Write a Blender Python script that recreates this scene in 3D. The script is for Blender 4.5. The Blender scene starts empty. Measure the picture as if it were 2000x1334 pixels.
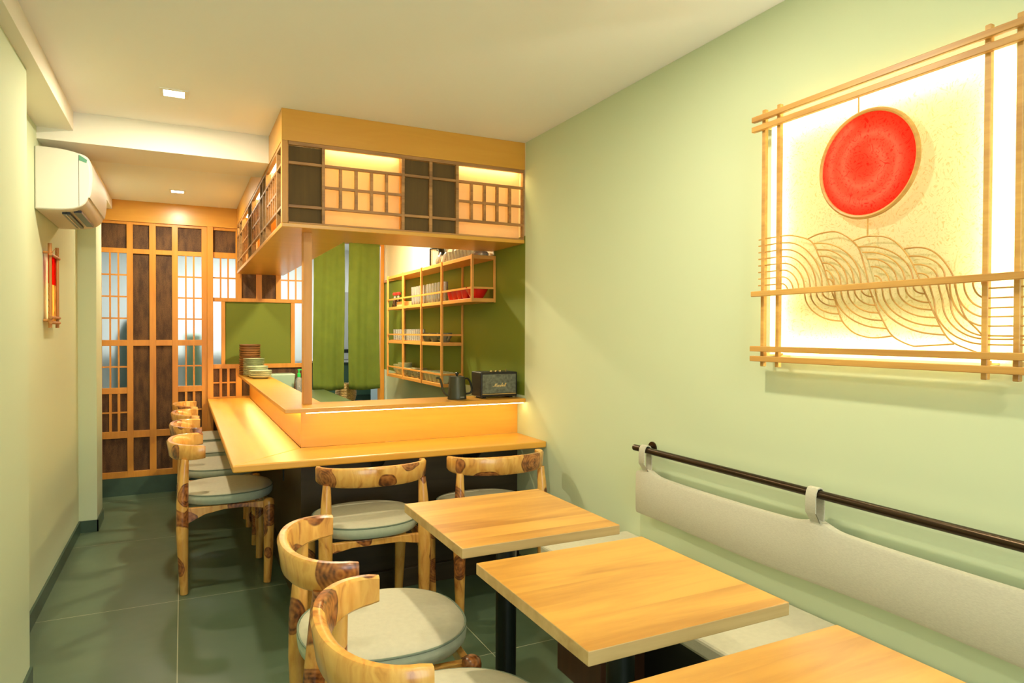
import bpy, bmesh, math, random
from mathutils import Vector, Matrix
random.seed(7)
sc = bpy.context.scene
col = sc.collection
# ------------------------------------------------------------------ camera
F_PX, YAW, PITCH, ROLL, CAM_H = 1302.37, 0.4591, -0.0133, 0.0039, 1.3098
cy, sy, cp, sp = math.cos(YAW), math.sin(YAW), math.cos(PITCH), math.sin(PITCH)
fw = Vector((sy*cp, cy*cp, sp)); rt = Vector((cy, -sy, 0)); up = rt.cross(fw)
cr, sr = math.cos(ROLL), math.sin(ROLL)
rt2 = rt*cr + up*sr; up2 = -rt*sr + up*cr
cam_data = bpy.data.cameras.new('camera'); cam = bpy.data.objects.new('camera', cam_data); col.objects.link(cam)
cam_data.sensor_width = 36; cam_data.lens = F_PX/2000*36; cam_data.clip_start = .02
cam.matrix_world = Matrix(((rt2.x, up2.x, -fw.x, 0), (rt2.y, up2.y, -fw.y, 0), (rt2.z, up2.z, -fw.z, CAM_H), (0, 0, 0, 1)))
sc.camera = cam
sc.view_settings.view_transform = 'Standard'; sc.view_settings.look = 'None'
sc.view_settings.exposure = -0.13; sc.view_settings.gamma = 1
# ------------------------------------------------------------------ world and room lights
w = bpy.data.worlds.new('world'); sc.world = w; w.use_nodes = True
w.node_tree.nodes['Background'].inputs[0].default_value = (.80, .92, 1.0, 1)
w.node_tree.nodes['Background'].inputs[1].default_value = 1.0

def light(name, kind, loc, power, color, size=None, size_y=None, rot=(0, 0, 0), spread=None):
    d = bpy.data.lights.new(name, kind); d.energy = power; d.color = color
    if kind == 'AREA':
        d.shape = 'RECTANGLE'; d.size = size; d.size_y = size_y or size
        if spread: d.spread = math.radians(spread)
    elif size: d.shadow_soft_size = size
    o = bpy.data.objects.new(name, d); o.location = loc; o.rotation_euler = rot; col.objects.link(o)
    return o
WARM = (1.0, .70, .34); SOFT = (1.0, .86, .62); DAY = (.93, .98, .96)
# daylight entering through the shopfront behind the camera
light('shopfront_daylight', 'AREA', (.55, -2.35, 1.35), 57, DAY, 2.1, 1.9, (math.radians(101), 0, 0))
# recessed downlights (the fittings are built below)
DOWN = [(-.03, 3.271), (-.03, 5.547), (-.03, 1.0), (.85, 1.55), (.85, -.4)]
for i, (x, y) in enumerate(DOWN):
    light('downlight_lamp', 'AREA', (x, y, 2.338), (19, 17, 7, 19, 18)[i], SOFT, .075, .075)
light('bar_ceiling_lamp', 'AREA', (1.2, 4.75, 2.33), 60, (1.0, .86, .58), .12, .12)
light('kitchen_ceiling_lamp', 'AREA', (.6, 7.4, 2.33), 88, (1.0, .97, .92), 1.6, 1.0)

W = 1.683; YE = 6.117; ZC = 2.347; YS = -2.2
# ------------------------------------------------------------------ helpers
def tag(o, label=None, cat=None, group=None, kind=None):
    if label: o['label'] = label
    if cat: o['category'] = cat
    if group: o['group'] = group
    if kind: o['kind'] = kind
    return o
def thing(name, label, cat, loc=(0, 0, 0), rz=0, group=None):
    o = bpy.data.objects.new(name, None); o.empty_display_size = .05; col.objects.link(o)
    o.location = loc; o.rotation_euler = (0, 0, rz)
    return tag(o, label, cat, group)
def kids(o): return [c for c in bpy.data.objects if c.parent == o]
def dup(o, loc=None, rz=None, label=None, parent=None, tree=None):
    c = o.copy(); col.objects.link(c)
    if parent: c.parent = parent
    if loc is not None: c.location = loc
    if rz is not None: c.rotation_euler = (0, 0, rz)
    if label: c['label'] = label
    for k in kids(o): dup(k, parent=c)
    return c

class MB:
    """collects shapes for ONE mesh object"""
    def __init__(s): s.v = []; s.f = []; s.sm = []
    def add(s, vs, fs, smooth=False):
        b = len(s.v); s.v += [tuple(p) for p in vs]; s.f += [tuple(i+b for i in f) for f in fs]; s.sm += [smooth]*len(fs); return s
    def box(s, x0, x1, y0, y1, z0, z1):
        x0, x1 = min(x0, x1), max(x0, x1); y0, y1 = min(y0, y1), max(y0, y1); z0, z1 = min(z0, z1), max(z0, z1)
        return s.add([(x0,y0,z0),(x1,y0,z0),(x1,y1,z0),(x0,y1,z0),(x0,y0,z1),(x1,y0,z1),(x1,y1,z1),(x0,y1,z1)],
                     [(0,3,2,1),(4,5,6,7),(0,1,5,4),(1,2,6,5),(2,3,7,6),(3,0,4,7)])
    def prism(s, poly, axis, a, b, smooth=False):
        """extrude a 2-D polygon along an axis; x: (y,z), y: (x,z), z: (x,y)"""
        n = len(poly)
        def P(p, t): return {'x': (t, p[0], p[1]), 'y': (p[0], t, p[1]), 'z': (p[0], p[1], t)}[axis]
        vs = [P(p, a) for p in poly] + [P(p, b) for p in poly]
        s.add(vs, [(i, (i+1) % n, (i+1) % n+n, i+n) for i in range(n)], smooth)
        s.add(vs, [tuple(range(n)), tuple(range(2*n-1, n-1, -1))])
        return s
    def tube(s, pts, r, n=10, closed=False, cap=True, rs=None):
        pts = [Vector(p) for p in pts]; m = len(pts); rings = []
        prev = None
        for i, p in enumerate(pts):
            a = pts[(i-1) % m] if (closed or i > 0) else p; b = pts[(i+1) % m] if (closed or i < m-1) else p
            t = (b-a).normalized()
            if prev is None:
                u = t.orthogonal().normalized()
            else:
                u = (prev - t*prev.dot(t)); u = u.normalized() if u.length > 1e-6 else t.orthogonal().normalized()
            prev = u; q = t.cross(u); rr = rs[i] if rs else r
            rings.append([p + (u*math.cos(2*math.pi*k/n) + q*math.sin(2*math.pi*k/n))*rr for k in range(n)])
        vs = [v for R in rings for v in R]; fs = []
        for i in range(m if closed else m-1):
            j = (i+1) % m
            for k in range(n): fs.append((i*n+k, i*n+(k+1) % n, j*n+(k+1) % n, j*n+k))
        s.add(vs, fs, True)
        if cap and not closed: s.add(vs, [tuple(range(n-1, -1, -1)), tuple(range((m-1)*n, m*n))])
        return s
    def lathe(s, prof, c=(0, 0, 0), n=24, sx=1, sy=1, power=None):
        vs = []; m = len(prof)
        for (r, z) in prof:
            for k in range(n):
                a = 2*math.pi*k/n; ca, sa = math.cos(a), math.sin(a)
                if power:
                    q = (abs(ca)**power+abs(sa)**power)**(-1/power); ca *= q; sa *= q
                vs.append((c[0]+r*ca*sx, c[1]+r*sa*sy, c[2]+z))
        fs = [(i*n+k, i*n+(k+1) % n, (i+1)*n+(k+1) % n, (i+1)*n+k) for i in range(m-1) for k in range(n)]
        s.add(vs, fs, True)
        if prof[0][0] > 1e-5: s.add(vs, [tuple(range(n-1, -1, -1))])
        if prof[-1][0] > 1e-5: s.add(vs, [tuple(range((m-1)*n, m*n))])
        return s
    def sweep(s, secs, smooth=True):
        """secs: list of closed cross-sections with equal vertex counts"""
        n = len(secs[0]); vs = [v for S in secs for v in S]
        s.add(vs, [(i*n+k, i*n+(k+1) % n, (i+1)*n+(k+1) % n, (i+1)*n+k) for i in range(len(secs)-1) for k in range(n)], smooth)
        s.add(vs, [tuple(range(n-1, -1, -1)), tuple(range(len(vs)-n, len(vs)))])
        return s
    def xf(s, M):
        s.v = [tuple(M @ Vector(p)) for p in s.v]; return s
    def build(s, name, m, parent=None, bevel=0, seg=2, world=True, label=None, subsurf=0):
        me = bpy.data.meshes.new(name)
        vs = s.v
        if parent is not None and world:
            off = Vector((0, 0, 0)); q = parent
            while q: off += Vector(q.location); q = q.parent
            vs = [tuple(Vector(p)-off) for p in vs]
        me.from_pydata(vs, [], s.f); me.update()
        bm = bmesh.new(); bm.from_mesh(me); bmesh.ops.remove_doubles(bm, verts=bm.verts, dist=1e-5)
        bmesh.ops.recalc_face_normals(bm, faces=bm.faces); bm.to_mesh(me); bm.free()
        if any(s.sm):
            for p in me.polygons: p.use_smooth = True
            try: me.set_sharp_from_angle(angle=math.radians(42))
            except Exception: pass
        me.materials.append(m)
        o = bpy.data.objects.new(name, me); col.objects.link(o)
        if parent is not None: o.parent = parent
        if bevel:
            b = o.modifiers.new('bevel', 'BEVEL'); b.width = bevel; b.segments = seg; b.limit_method = 'ANGLE'; b.angle_limit = math.radians(35)
        if label: o['label'] = label
        return o
def one(name, mb, m, label, cat, group=None, bevel=0, origin=None):
    o = mb.build(name, m, None, bevel)
    if origin:
        v = Vector(origin); o.data.transform(Matrix.Translation(-v)); o.location = v
    return tag(o, label, cat, group)
def struct(name, mb, m, bevel=0):
    return tag(mb.build(name, m, None, bevel), kind='structure')
def spline(pts, sub=8):
    pts = [Vector(p) for p in pts]; out = []
    for i in range(len(pts)-1):
        p0 = pts[max(i-1, 0)]; p1 = pts[i]; p2 = pts[i+1]; p3 = pts[min(i+2, len(pts)-1)]
        for k in range(sub):
            t = k/sub
            out.append(.5*((2*p1)+(p2-p0)*t+(2*p0-5*p1+4*p2-p3)*t*t+(3*p1-p0-3*p2+p3)*t**3))
    out.append(pts[-1]); return out

# ------------------------------------------------------------------ materials
def new_mat(name):
    m = bpy.data.materials.new(name); m.use_nodes = True; nt = m.node_tree
    return m, nt, nt.nodes['Principled BSDF'], nt.nodes['Material Output']
def N(nt, t, **kw):
    n = nt.nodes.new(t)
    for k, v in kw.items(): setattr(n, k, v)
    return n
def ramp(nt, stops):
    r = N(nt, 'ShaderNodeValToRGB'); e = r.color_ramp.elements
    e[0].position, e[0].color = stops[0][0], (*stops[0][1], 1); e[1].position, e[1].color = stops[-1][0], (*stops[-1][1], 1)
    for p, c in stops[1:-1]:
        x = e.new(p); x.color = (*c, 1)
    return r
def plain(name, c, rough=.5, metal=0, noise=0, nscale=8, bump=0, bscale=200, coat=0, spec=None, trans=0, ior=1.45, emit=None, estr=0, stretch=None):
    m, nt, b, out = new_mat(name)
    b.inputs['Base Color'].default_value = (*c, 1); b.inputs['Roughness'].default_value = rough; b.inputs['Metallic'].default_value = metal
    b.inputs['Coat Weight'].default_value = coat; b.inputs['Transmission Weight'].default_value = trans; b.inputs['IOR'].default_value = ior
    if spec is not None: b.inputs['Specular IOR Level'].default_value = spec
    tc = N(nt, 'ShaderNodeTexCoord'); src = tc.outputs['Object']
    if stretch:
        mp = N(nt, 'ShaderNodeMapping'); mp.inputs['Scale'].default_value = stretch; nt.links.new(src, mp.inputs[0]); src = mp.outputs[0]
    if noise:
        no = N(nt, 'ShaderNodeTexNoise'); no.inputs['Scale'].default_value = nscale; no.inputs['Detail'].default_value = 4
        nt.links.new(src, no.inputs['Vector'])
        r = ramp(nt, [(.3, tuple(x*(1-noise) for x in c)), (.7, tuple(min(1, x*(1+noise)) for x in c))])
        nt.links.new(no.outputs['Fac'], r.inputs[0]); nt.links.new(r.outputs[0], b.inputs['Base Color'])
    if bump:
        n2 = N(nt, 'ShaderNodeTexNoise'); n2.inputs['Scale'].default_value = bscale; n2.inputs['Detail'].default_value = 3
        nt.links.new(src, n2.inputs['Vector'])
        bp = N(nt, 'ShaderNodeBump'); bp.inputs['Strength'].default_value = bump; bp.inputs['Distance'].default_value = .002
        nt.links.new(n2.outputs['Fac'], bp.inputs['Height']); nt.links.new(bp.outputs[0], b.inputs['Normal'])
    if emit:
        b.inputs['Emission Color'].default_value = (*emit, 1); b.inputs['Emission Strength'].default_value = estr
    return m
def wood(name, light_c, dark_c, grain='x', rough=.4, fine=28, stave=0, stave_axis='y', coat=0, contrast=1.0, rand=False):
    """wood with grain streaks along one axis; optional glued staves across another"""
    m, nt, b, out = new_mat(name); L = nt.links.new
    tc = N(nt, 'ShaderNodeTexCoord'); src = tc.outputs['Object']
    if rand:
        oi = N(nt, 'ShaderNodeObjectInfo'); vm = N(nt, 'ShaderNodeVectorMath', operation='SCALE'); vm.inputs[0].default_value = (7.3, 4.1, 9.7)
        L(oi.outputs['Random'], vm.inputs['Scale']); va = N(nt, 'ShaderNodeVectorMath', operation='ADD'); L(src, va.inputs[0]); L(vm.outputs[0], va.inputs[1]); src = va.outputs[0]
    tone = None
    if stave:
        sep = N(nt, 'ShaderNodeSeparateXYZ'); L(src, sep.inputs[0])
        d = N(nt, 'ShaderNodeMath', operation='DIVIDE'); L(sep.outputs[stave_axis.upper()], d.inputs[0]); d.inputs[1].default_value = stave
        fl = N(nt, 'ShaderNodeMath', operation='FLOOR'); L(d.outputs[0], fl.inputs[0])
        wn = N(nt, 'ShaderNodeTexWhiteNoise', noise_dimensions='1D'); L(fl.outputs[0], wn.inputs['W']); tone = wn
        sc3 = N(nt, 'ShaderNodeVectorMath', operation='SCALE'); L(wn.outputs['Color'], sc3.inputs[0]); sc3.inputs['Scale'].default_value = 5
        ad = N(nt, 'ShaderNodeVectorMath', operation='ADD'); L(src, ad.inputs[0]); L(sc3.outputs[0], ad.inputs[1]); src = ad.outputs[0]
    mp = N(nt, 'ShaderNodeMapping'); sc_ = {'x': (1.6, fine, fine), 'y': (fine, 1.6, fine), 'z': (fine, fine, 1.6)}[grain]
    mp.inputs['Scale'].default_value = sc_; L(src, mp.inputs[0])
    n1 = N(nt, 'ShaderNodeTexNoise'); n1.inputs['Scale'].default_value = 1; n1.inputs['Detail'].default_value = 6; n1.inputs['Roughness'].default_value = .6; n1.inputs['Distortion'].default_value = .6; L(mp.outputs[0], n1.inputs['Vector'])
    mp2 = N(nt, 'ShaderNodeMapping'); mp2.inputs['Scale'].default_value = tuple(1.2 if s == 1.6 else 5.5 for s in sc_); L(src, mp2.inputs[0])
    n2 = N(nt, 'ShaderNodeTexNoise'); n2.inputs['Scale'].default_value = 1.3; n2.inputs['Detail'].default_value = 3; n2.inputs['Distortion'].default_value = 1.2; L(mp2.outputs[0], n2.inputs['Vector'])
    mx = N(nt, 'ShaderNodeMath', operation='ADD'); L(n1.outputs['Fac'], mx.inputs[0]); L(n2.outputs['Fac'], mx.inputs[1])
    hf = N(nt, 'ShaderNodeMath', operation='MULTIPLY'); L(mx.outputs[0], hf.inputs[0]); hf.inputs[1].default_value = .5
    if tone:
        t2 = N(nt, 'ShaderNodeMath', operation='MULTIPLY_ADD'); L(tone.outputs['Value'], t2.inputs[0]); t2.inputs[1].default_value = .16; t2.inputs[2].default_value = -.08
        a2 = N(nt, 'ShaderNodeMath', operation='ADD'); L(hf.outputs[0], a2.inputs[0]); L(t2.outputs[0], a2.inputs[1]); hf = a2
    r = ramp(nt, [(.5-.17/contrast, dark_c), (.5+.12/contrast, light_c)])
    L(hf.outputs[0], r.inputs[0]); L(r.outputs[0], b.inputs['Base Color'])
    b.inputs['Roughness'].default_value = rough; b.inputs['Coat Weight'].default_value = coat; b.inputs['Coat Roughness'].default_value = .25
    bp = N(nt, 'ShaderNodeBump'); bp.inputs['Strength'].default_value = .12; bp.inputs['Distance'].default_value = .001; L(n1.outputs['Fac'], bp.inputs['Height']); L(bp.outputs[0], b.inputs['Normal'])
    return m
def knotty(name):
    """lacquered rosewood: pale sapwood with brown heartwood patches and rings"""
    m, nt, b, out = new_mat(name); L = nt.links.new
    tc = N(nt, 'ShaderNodeTexCoord'); oi = N(nt, 'ShaderNodeObjectInfo')
    vm = N(nt, 'ShaderNodeVectorMath', operation='SCALE'); vm.inputs[0].default_value = (3.3, 5.1, 2.7); L(oi.outputs['Random'], vm.inputs['Scale'])
    va = N(nt, 'ShaderNodeVectorMath', operation='ADD'); L(tc.outputs['Object'], va.inputs[0]); L(vm.outputs[0], va.inputs[1])
    nz = N(nt, 'ShaderNodeTexNoise'); nz.inputs['Scale'].default_value = 9; nz.inputs['Detail'].default_value = 2; L(va.outputs[0], nz.inputs['Vector'])
    sv = N(nt, 'ShaderNodeVectorMath', operation='SCALE'); L(nz.outputs['Color'], sv.inputs[0]); sv.inputs['Scale'].default_value = .045
    vb = N(nt, 'ShaderNodeVectorMath', operation='ADD'); L(va.outputs[0], vb.inputs[0]); L(sv.outputs[0], vb.inputs[1])
    vo = N(nt, 'ShaderNodeTexVoronoi', feature='F1'); vo.inputs['Scale'].default_value = 6.0; vo.inputs['Randomness'].default_value = .9; L(vb.outputs[0], vo.inputs['Vector'])
    # patch mask
    mk = ramp(nt, [(.385, (1, 1, 1)), (.40, (0, 0, 0))]); L(vo.outputs['Distance'], mk.inputs[0])
    # rings
    mu = N(nt, 'ShaderNodeMath', operation='MULTIPLY'); L(vo.outputs['Distance'], mu.inputs[0]); mu.inputs[1].default_value = 95
    si = N(nt, 'ShaderNodeMath', operation='SINE'); L(mu.outputs[0], si.inputs[0])
    n3 = N(nt, 'ShaderNodeTexNoise'); n3.inputs['Scale'].default_value = 40; L(vb.outputs[0], n3.inputs['Vector'])
    s2 = N(nt, 'ShaderNodeMath', operation='MULTIPLY_ADD'); L(si.outputs[0], s2.inputs[0]); s2.inputs[1].default_value = .075; L(n3.outputs['Fac'], s2.inputs[2])
    rr = ramp(nt, [(.30, (.10, .028, .008)), (.5, (.30, .095, .022)), (.72, (.50, .19, .045))]); L(s2.outputs[0], rr.inputs[0])
    # sapwood with faint streaks
    mp = N(nt, 'ShaderNodeMapping'); mp.inputs['Scale'].default_value = (14, 14, 3); L(vb.outputs[0], mp.inputs[0])
    n4 = N(nt, 'ShaderNodeTexNoise'); n4.inputs['Scale'].default_value = 2; n4.inputs['Detail'].default_value = 6; n4.inputs['Distortion'].default_value = 1; L(mp.outputs[0], n4.inputs['Vector'])
    sr_ = ramp(nt, [(.28, (.38, .13, .022)), (.42, (.64, .30, .06)), (.62, (.76, .42, .10))]); L(n4.outputs['Fac'], sr_.inputs[0])
    mix = N(nt, 'ShaderNodeMix', data_type='RGBA'); L(mk.outputs[0], mix.inputs[0]); L(sr_.outputs[0], mix.inputs[6]); L(rr.outputs[0], mix.inputs[7])
    L(mix.outputs[2], b.inputs['Base Color']); b.inputs['Roughness'].default_value = .3; b.inputs['Coat Weight'].default_value = .5; b.inputs['Coat Roughness'].default_value = .12
    return m
def emission(name, c, s):
    m, nt, b, out = new_mat(name); nt.nodes.remove(b)
    e = N(nt, 'ShaderNodeEmission'); e.inputs[0].default_value = (*c, 1); e.inputs[1].default_value = s
    nt.links.new(e.outputs[0], out.inputs[0]); return m
def paper(name, c1, c2, trans=.6, fibres=True, scale=60):
    """thin backlit paper: part diffuse, part translucent, with fine fibres"""
    m, nt, b, out = new_mat(name); L = nt.links.new; nt.nodes.remove(b)
    tc = N(nt, 'ShaderNodeTexCoord')
    nz = N(nt, 'ShaderNodeTexNoise'); nz.inputs['Scale'].default_value = scale*.5; nz.inputs['Detail'].default_value = 4; nz.inputs['Distortion'].default_value = 6 if fibres else 0; L(tc.outputs['Object'], nz.inputs['Vector'])
    r = ramp(nt, [(.34, c2), (.47, c1)]); L(nz.outputs['Fac'], r.inputs[0])
    d = N(nt, 'ShaderNodeBsdfDiffuse'); t = N(nt, 'ShaderNodeBsdfTranslucent'); L(r.outputs[0], d.inputs[0]); L(r.outputs[0], t.inputs[0])
    mx = N(nt, 'ShaderNodeMixShader'); mx.inputs[0].default_value = trans; L(d.outputs[0], mx.inputs[1]); L(t.outputs[0], mx.inputs[2]); L(mx.outputs[0], out.inputs[0])
    return m
def floor_mat():
    m, nt, b, out = new_mat('green_tile_floor'); L = nt.links.new
    tc = N(nt, 'ShaderNodeTexCoord')
    mp = N(nt, 'ShaderNodeMapping'); mp.inputs['Location'].default_value = (.021, -2.46+1.151, 0); L(tc.outputs['Object'], mp.inputs[0])
    br = N(nt, 'ShaderNodeTexBrick'); br.offset = 0; br.inputs['Scale'].default_value = 1; br.inputs['Mortar Size'].default_value = .0016; br.inputs['Mortar Smooth'].default_value = 0
    br.inputs['Brick Width'].default_value = 1.152; br.inputs['Row Height'].default_value = 1.151; L(mp.outputs[0], br.inputs['Vector'])
    no = N(nt, 'ShaderNodeTexNoise'); no.inputs['Scale'].default_value = 2.2; no.inputs['Detail'].default_value = 5; L(tc.outputs['Object'], no.inputs['Vector'])
    r = ramp(nt, [(.3, (.074, .116, .070)), (.7, (.100, .148, .092))]); L(no.outputs['Fac'], r.inputs[0])
    L(r.outputs[0], br.inputs['Color1']); L(r.outputs[0], br.inputs['Color2']); br.inputs['Mortar'].default_value = (.42, .43, .30, 1)
    L(br.outputs['Color'], b.inputs['Base Color']); b.inputs['Roughness'].default_value = .36
    n2 = N(nt, 'ShaderNodeTexNoise'); n2.inputs['Scale'].default_value = 5; L(tc.outputs['Object'], n2.inputs['Vector'])
    bp = N(nt, 'ShaderNodeBump'); bp.inputs['Strength'].default_value = .25; bp.inputs['Distance'].default_value = .01; L(n2.outputs['Fac'], bp.inputs['Height']); L(bp.outputs[0], b.inputs['Normal'])
    return m
def speckle(name, c1, c2, rough=.35):
    m, nt, b, out = new_mat(name); L = nt.links.new; tc = N(nt, 'ShaderNodeTexCoord')
    mp = N(nt, 'ShaderNodeMapping'); mp.inputs['Scale'].default_value = (1, 1, .25); L(tc.outputs['Object'], mp.inputs[0])
    no = N(nt, 'ShaderNodeTexNoise'); no.inputs['Scale'].default_value = 260; no.inputs['Detail'].default_value = 2; L(tc.outputs['Object'], no.inputs['Vector'])
    n2 = N(nt, 'ShaderNodeTexNoise'); n2.inputs['Scale'].default_value = 30; n2.inputs['Detail'].default_value = 3; L(mp.outputs[0], n2.inputs['Vector'])
    a = N(nt, 'ShaderNodeMath', operation='ADD'); L(no.outputs['Fac'], a.inputs[0]); L(n2.outputs['Fac'], a.inputs[1])
    h = N(nt, 'ShaderNodeMath', operation='MULTIPLY'); h.inputs[1].default_value = .5; L(a.outputs[0], h.inputs[0])
    r = ramp(nt, [(.42, c1), (.60, c2)]); L(h.outputs[0], r.inputs[0]); L(r.outputs[0], b.inputs['Base Color']); b.inputs['Roughness'].default_value = rough
    return m

SHOJI = paper('warm_paper_panel', (.92, .76, .46), (.90, .74, .44), .5, False)
WALL = plain('sage_wall_paint', (.585, .68, .47), .75, bump=.04)
CREAM = plain('cream_wall_paint', (.80, .76, .56), .8)
OLIVE = plain('olive_wall_paint', (.165, .225, .018), .65)
CEIL = plain('ceiling_paint', (.86, .87, .86), .85)
BEAM = plain('white_beam_paint', (.83, .80, .70), .8)
FLOOR = floor_mat()
SKIRT = plain('dark_green_tile', (.045, .085, .055), .35, noise=.15)
VENEER = wood('orange_veneer', (.72, .365, .048), (.62, .28, .030), 'x', .32, 22, coat=.25, contrast=.6)
VENEER_Y = wood('orange_veneer_lengthwise', (.72, .365, .048), (.62, .28, .030), 'y', .32, 22, coat=.25, contrast=.6)
OAKTOP = wood('counter_veneer', (.78, .395, .048), (.68, .315, .032), 'x', .38, 20, coat=.25, contrast=.6)
FRAMEW = wood('lattice_timber', (.68, .295, .032), (.52, .195, .017), 'z', .4, 30, contrast=.8)
AGED = wood('aged_teak_strip', (.50, .25, .075), (.22, .10, .03), 'x', .5, 40, contrast=1.2)
POSTW = wood('post_timber', (.68, .33, .075), (.46, .20, .035), 'z', .45, 20)
TABLEW = wood('solid_table_wood', (.68, .345, .060), (.42, .175, .022), 'x', .33, 14, stave=.085, stave_axis='y', coat=.3, contrast=1.1, rand=True)
SHELFW = wood('shelf_timber', (.74, .36, .07), (.60, .27, .05), 'y', .4, 30, contrast=.7)
BAMBOO = wood('bamboo_bar', (.66, .38, .10), (.40, .19, .045), 'y', .4, 40, rand=True)
CHAIRW = knotty('knotty_rosewood')
FABRIC = plain('seat_linen', (.52, .50, .37), .85, noise=.04, nscale=60, bump=.2, bscale=500)
FABSIDE = plain('seat_band_linen', (.44, .50, .38), .85, noise=.04, nscale=60, bump=.2, bscale=500)
PIPING = plain('seat_piping', (.17, .22, .16), .8)
BACKREST = plain('bench_back_linen', (.52, .50, .40), .9, noise=.07, nscale=120, bump=.35, bscale=420, stretch=(1, 1, 4))
DARKPAN = speckle('brown_panel', (.052, .021, .007), (.150, .070, .022), .75)
DARKSTAIN = wood('dark_stained_panel', (.125, .070, .014), (.085, .047, .009), 'z', .75, 40)
BASEDARK = wood('dark_base_panel', (.055, .038, .018), (.028, .019, .009), 'x', .35, 20)
BENCHDARK = wood('dark_bench_panel', (.075, .028, .010), (.030, .012, .005), 'z', .35, 30)
BLACK = plain('black_metal', (.008, .012, .009), .32, metal=.2)
BLACKWOOD = plain('black_board', (.010, .010, .008), .5)
BRONZE = plain('dark_bronze_pipe', (.050, .032, .018), .28, metal=.8)
WHITEPL = plain('white_plastic', (.66, .63, .54), .55)
GREYPL = plain('dark_vent', (.02, .022, .03), .3)
LEDM = emission('led_strip', (1.0, .75, .32), 33)
LEDCOOL = emission('led_strip_front', (1.0, .80, .32), 36)
LAMPM = emission('lamp_diffuser', (1.0, .92, .75), 14)
GLASSF = plain('frosted_glass', (.82, .90, .90), .28, trans=1, ior=1.2)
def thin_glass(name):
    m, nt, b, out = new_mat(name); L = nt.links.new; nt.nodes.remove(b)
    t = N(nt, 'ShaderNodeBsdfTransparent'); t.inputs[0].default_value = (.97, .98, .96, 1)
    g = N(nt, 'ShaderNodeBsdfGlossy'); g.inputs['Roughness'].default_value = .06; d = N(nt, 'ShaderNodeBsdfDiffuse'); d.inputs[0].default_value = (.90, .92, .84, 1)
    f = N(nt, 'ShaderNodeFresnel'); f.inputs[0].default_value = 1.7
    m1 = N(nt, 'ShaderNodeMixShader'); m1.inputs[0].default_value = .26; L(t.outputs[0], m1.inputs[1]); L(d.outputs[0], m1.inputs[2])
    m2 = N(nt, 'ShaderNodeMixShader'); L(f.outputs[0], m2.inputs[0]); L(m1.outputs[0], m2.inputs[1]); L(g.outputs[0], m2.inputs[2]); L(m2.outputs[0], out.inputs[0])
    return m
GLASS = thin_glass('clear_glass')
OLIVECL = plain('olive_curtain_cotton', (.130, .185, .020), .85, noise=.08, nscale=10, bump=.15, bscale=300)
OLIVEBD = plain('olive_board', (.140, .172, .016), .8, bump=.15, bscale=300)
RED = plain('red_glaze', (.58, .012, .008), .22, coat=.4)
GREYCUP = plain('grey_glaze', (.13, .165, .12), .35)
CELADON = plain('celadon_glaze', (.50, .55, .34), .3, noise=.08, nscale=30)
STRIPED = plain('striped_ware', (.42, .42, .26), .4, noise=.5, nscale=90, stretch=(1, 1, 6))
TRAY = wood('brown_tray', (.30, .12, .03), (.10, .035, .01), 'x', .4, 40, rand=True)
# ------------------------------------------------------------------ room shell
struct('floor', MB().box(-.75, W+.1, YS, YE+.02, -.06, 0), FLOOR)
struct('ceiling', MB().box(-.75, W+.1, YS, YE+.16, ZC, ZC+.08), CEIL)
struct('wall_right', MB().box(W, W+.1, YS, 3.245, 0, ZC).box(W, W+.1, 3.245, YE+.1, 0, .965), WALL)
struct('wall_right_olive', MB().box(W, W+.1, 3.245, YE+.1, .965, 1.775).box(W, W+.1, 3.245, 3.655, 1.775, 1.84), OLIVE)
struct('wall_right_cream', MB().box(W, W+.1, 3.655, YE+.1, 1.775, ZC).box(W, W+.1, 3.245, 3.655, 1.84, ZC), CREAM)
struct('wall_left', MB().box(-.75, -.605, 2.962, 5.1, 0, ZC).box(-.75, -.58, 5.42, YE+.1, 0, ZC), WALL)
struct('wall_left_pier', MB().box(-.75, -.505, YS, 2.962, 0, ZC), WALL)
struct('wall_left_column', MB().box(-.75, -.503, 5.1, 5.42, 0, ZC), WALL)
struct('baseboard_left', MB().box(-.605, -.595, 2.962, 5.1, 0, .076).box(-.505, -.495, YS, 2.962, 0, .076).box(-.605, -.495, 5.09, 5.1, 0, .076).box(-.503, -.494, 5.09, 5.42, 0, .076), SKIRT)
struct('baseboard_right', MB().box(W-.01, W, YS, 3.3, 0, .076), SKIRT)
struct('trim_1', MB().box(-.75, -.461, YS, 3.765, 2.258, ZC), BEAM)
struct('trim_2', MB().box(-.75, .414, 3.765, 4.13, 2.204, ZC), BEAM)
struct('trim_3', MB().box(-.75, -.492, 4.13, YE-.02, 2.268, ZC), BEAM)
struct('trim_4', MB().box(W-.012, W, 5.5, YE-.05, 1.765, 1.785), FRAMEW)
struct('baseboard_back', MB().box(-.60, .30, YE-.012, YE+.03, 0, .14), SKIRT)
# shopfront wall behind the camera with its big window
struct('wall_front', MB().box(-.75, W+.1, YS-.1, YS, 0, .35).box(-.75, W+.1, YS-.1, YS, 2.25, ZC).box(-.75, -.55, YS-.1, YS, .35, 2.25).box(W-.03, W+.1, YS-.1, YS, .35, 2.25), WALL)
struct('window_1', MB().box(-.55, -.50, YS-.08, YS-.02, .35, 2.25).box(.55, .60, YS-.08, YS-.02, .35, 2.25).box(W-.08, W-.03, YS-.08, YS-.02, .35, 2.25), BLACK)
# wood fascia above the rear screen
struct('trim_5', MB().box(-.60, .43, YE-.014, YE+.06, 2.182, ZC), VENEER)
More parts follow.
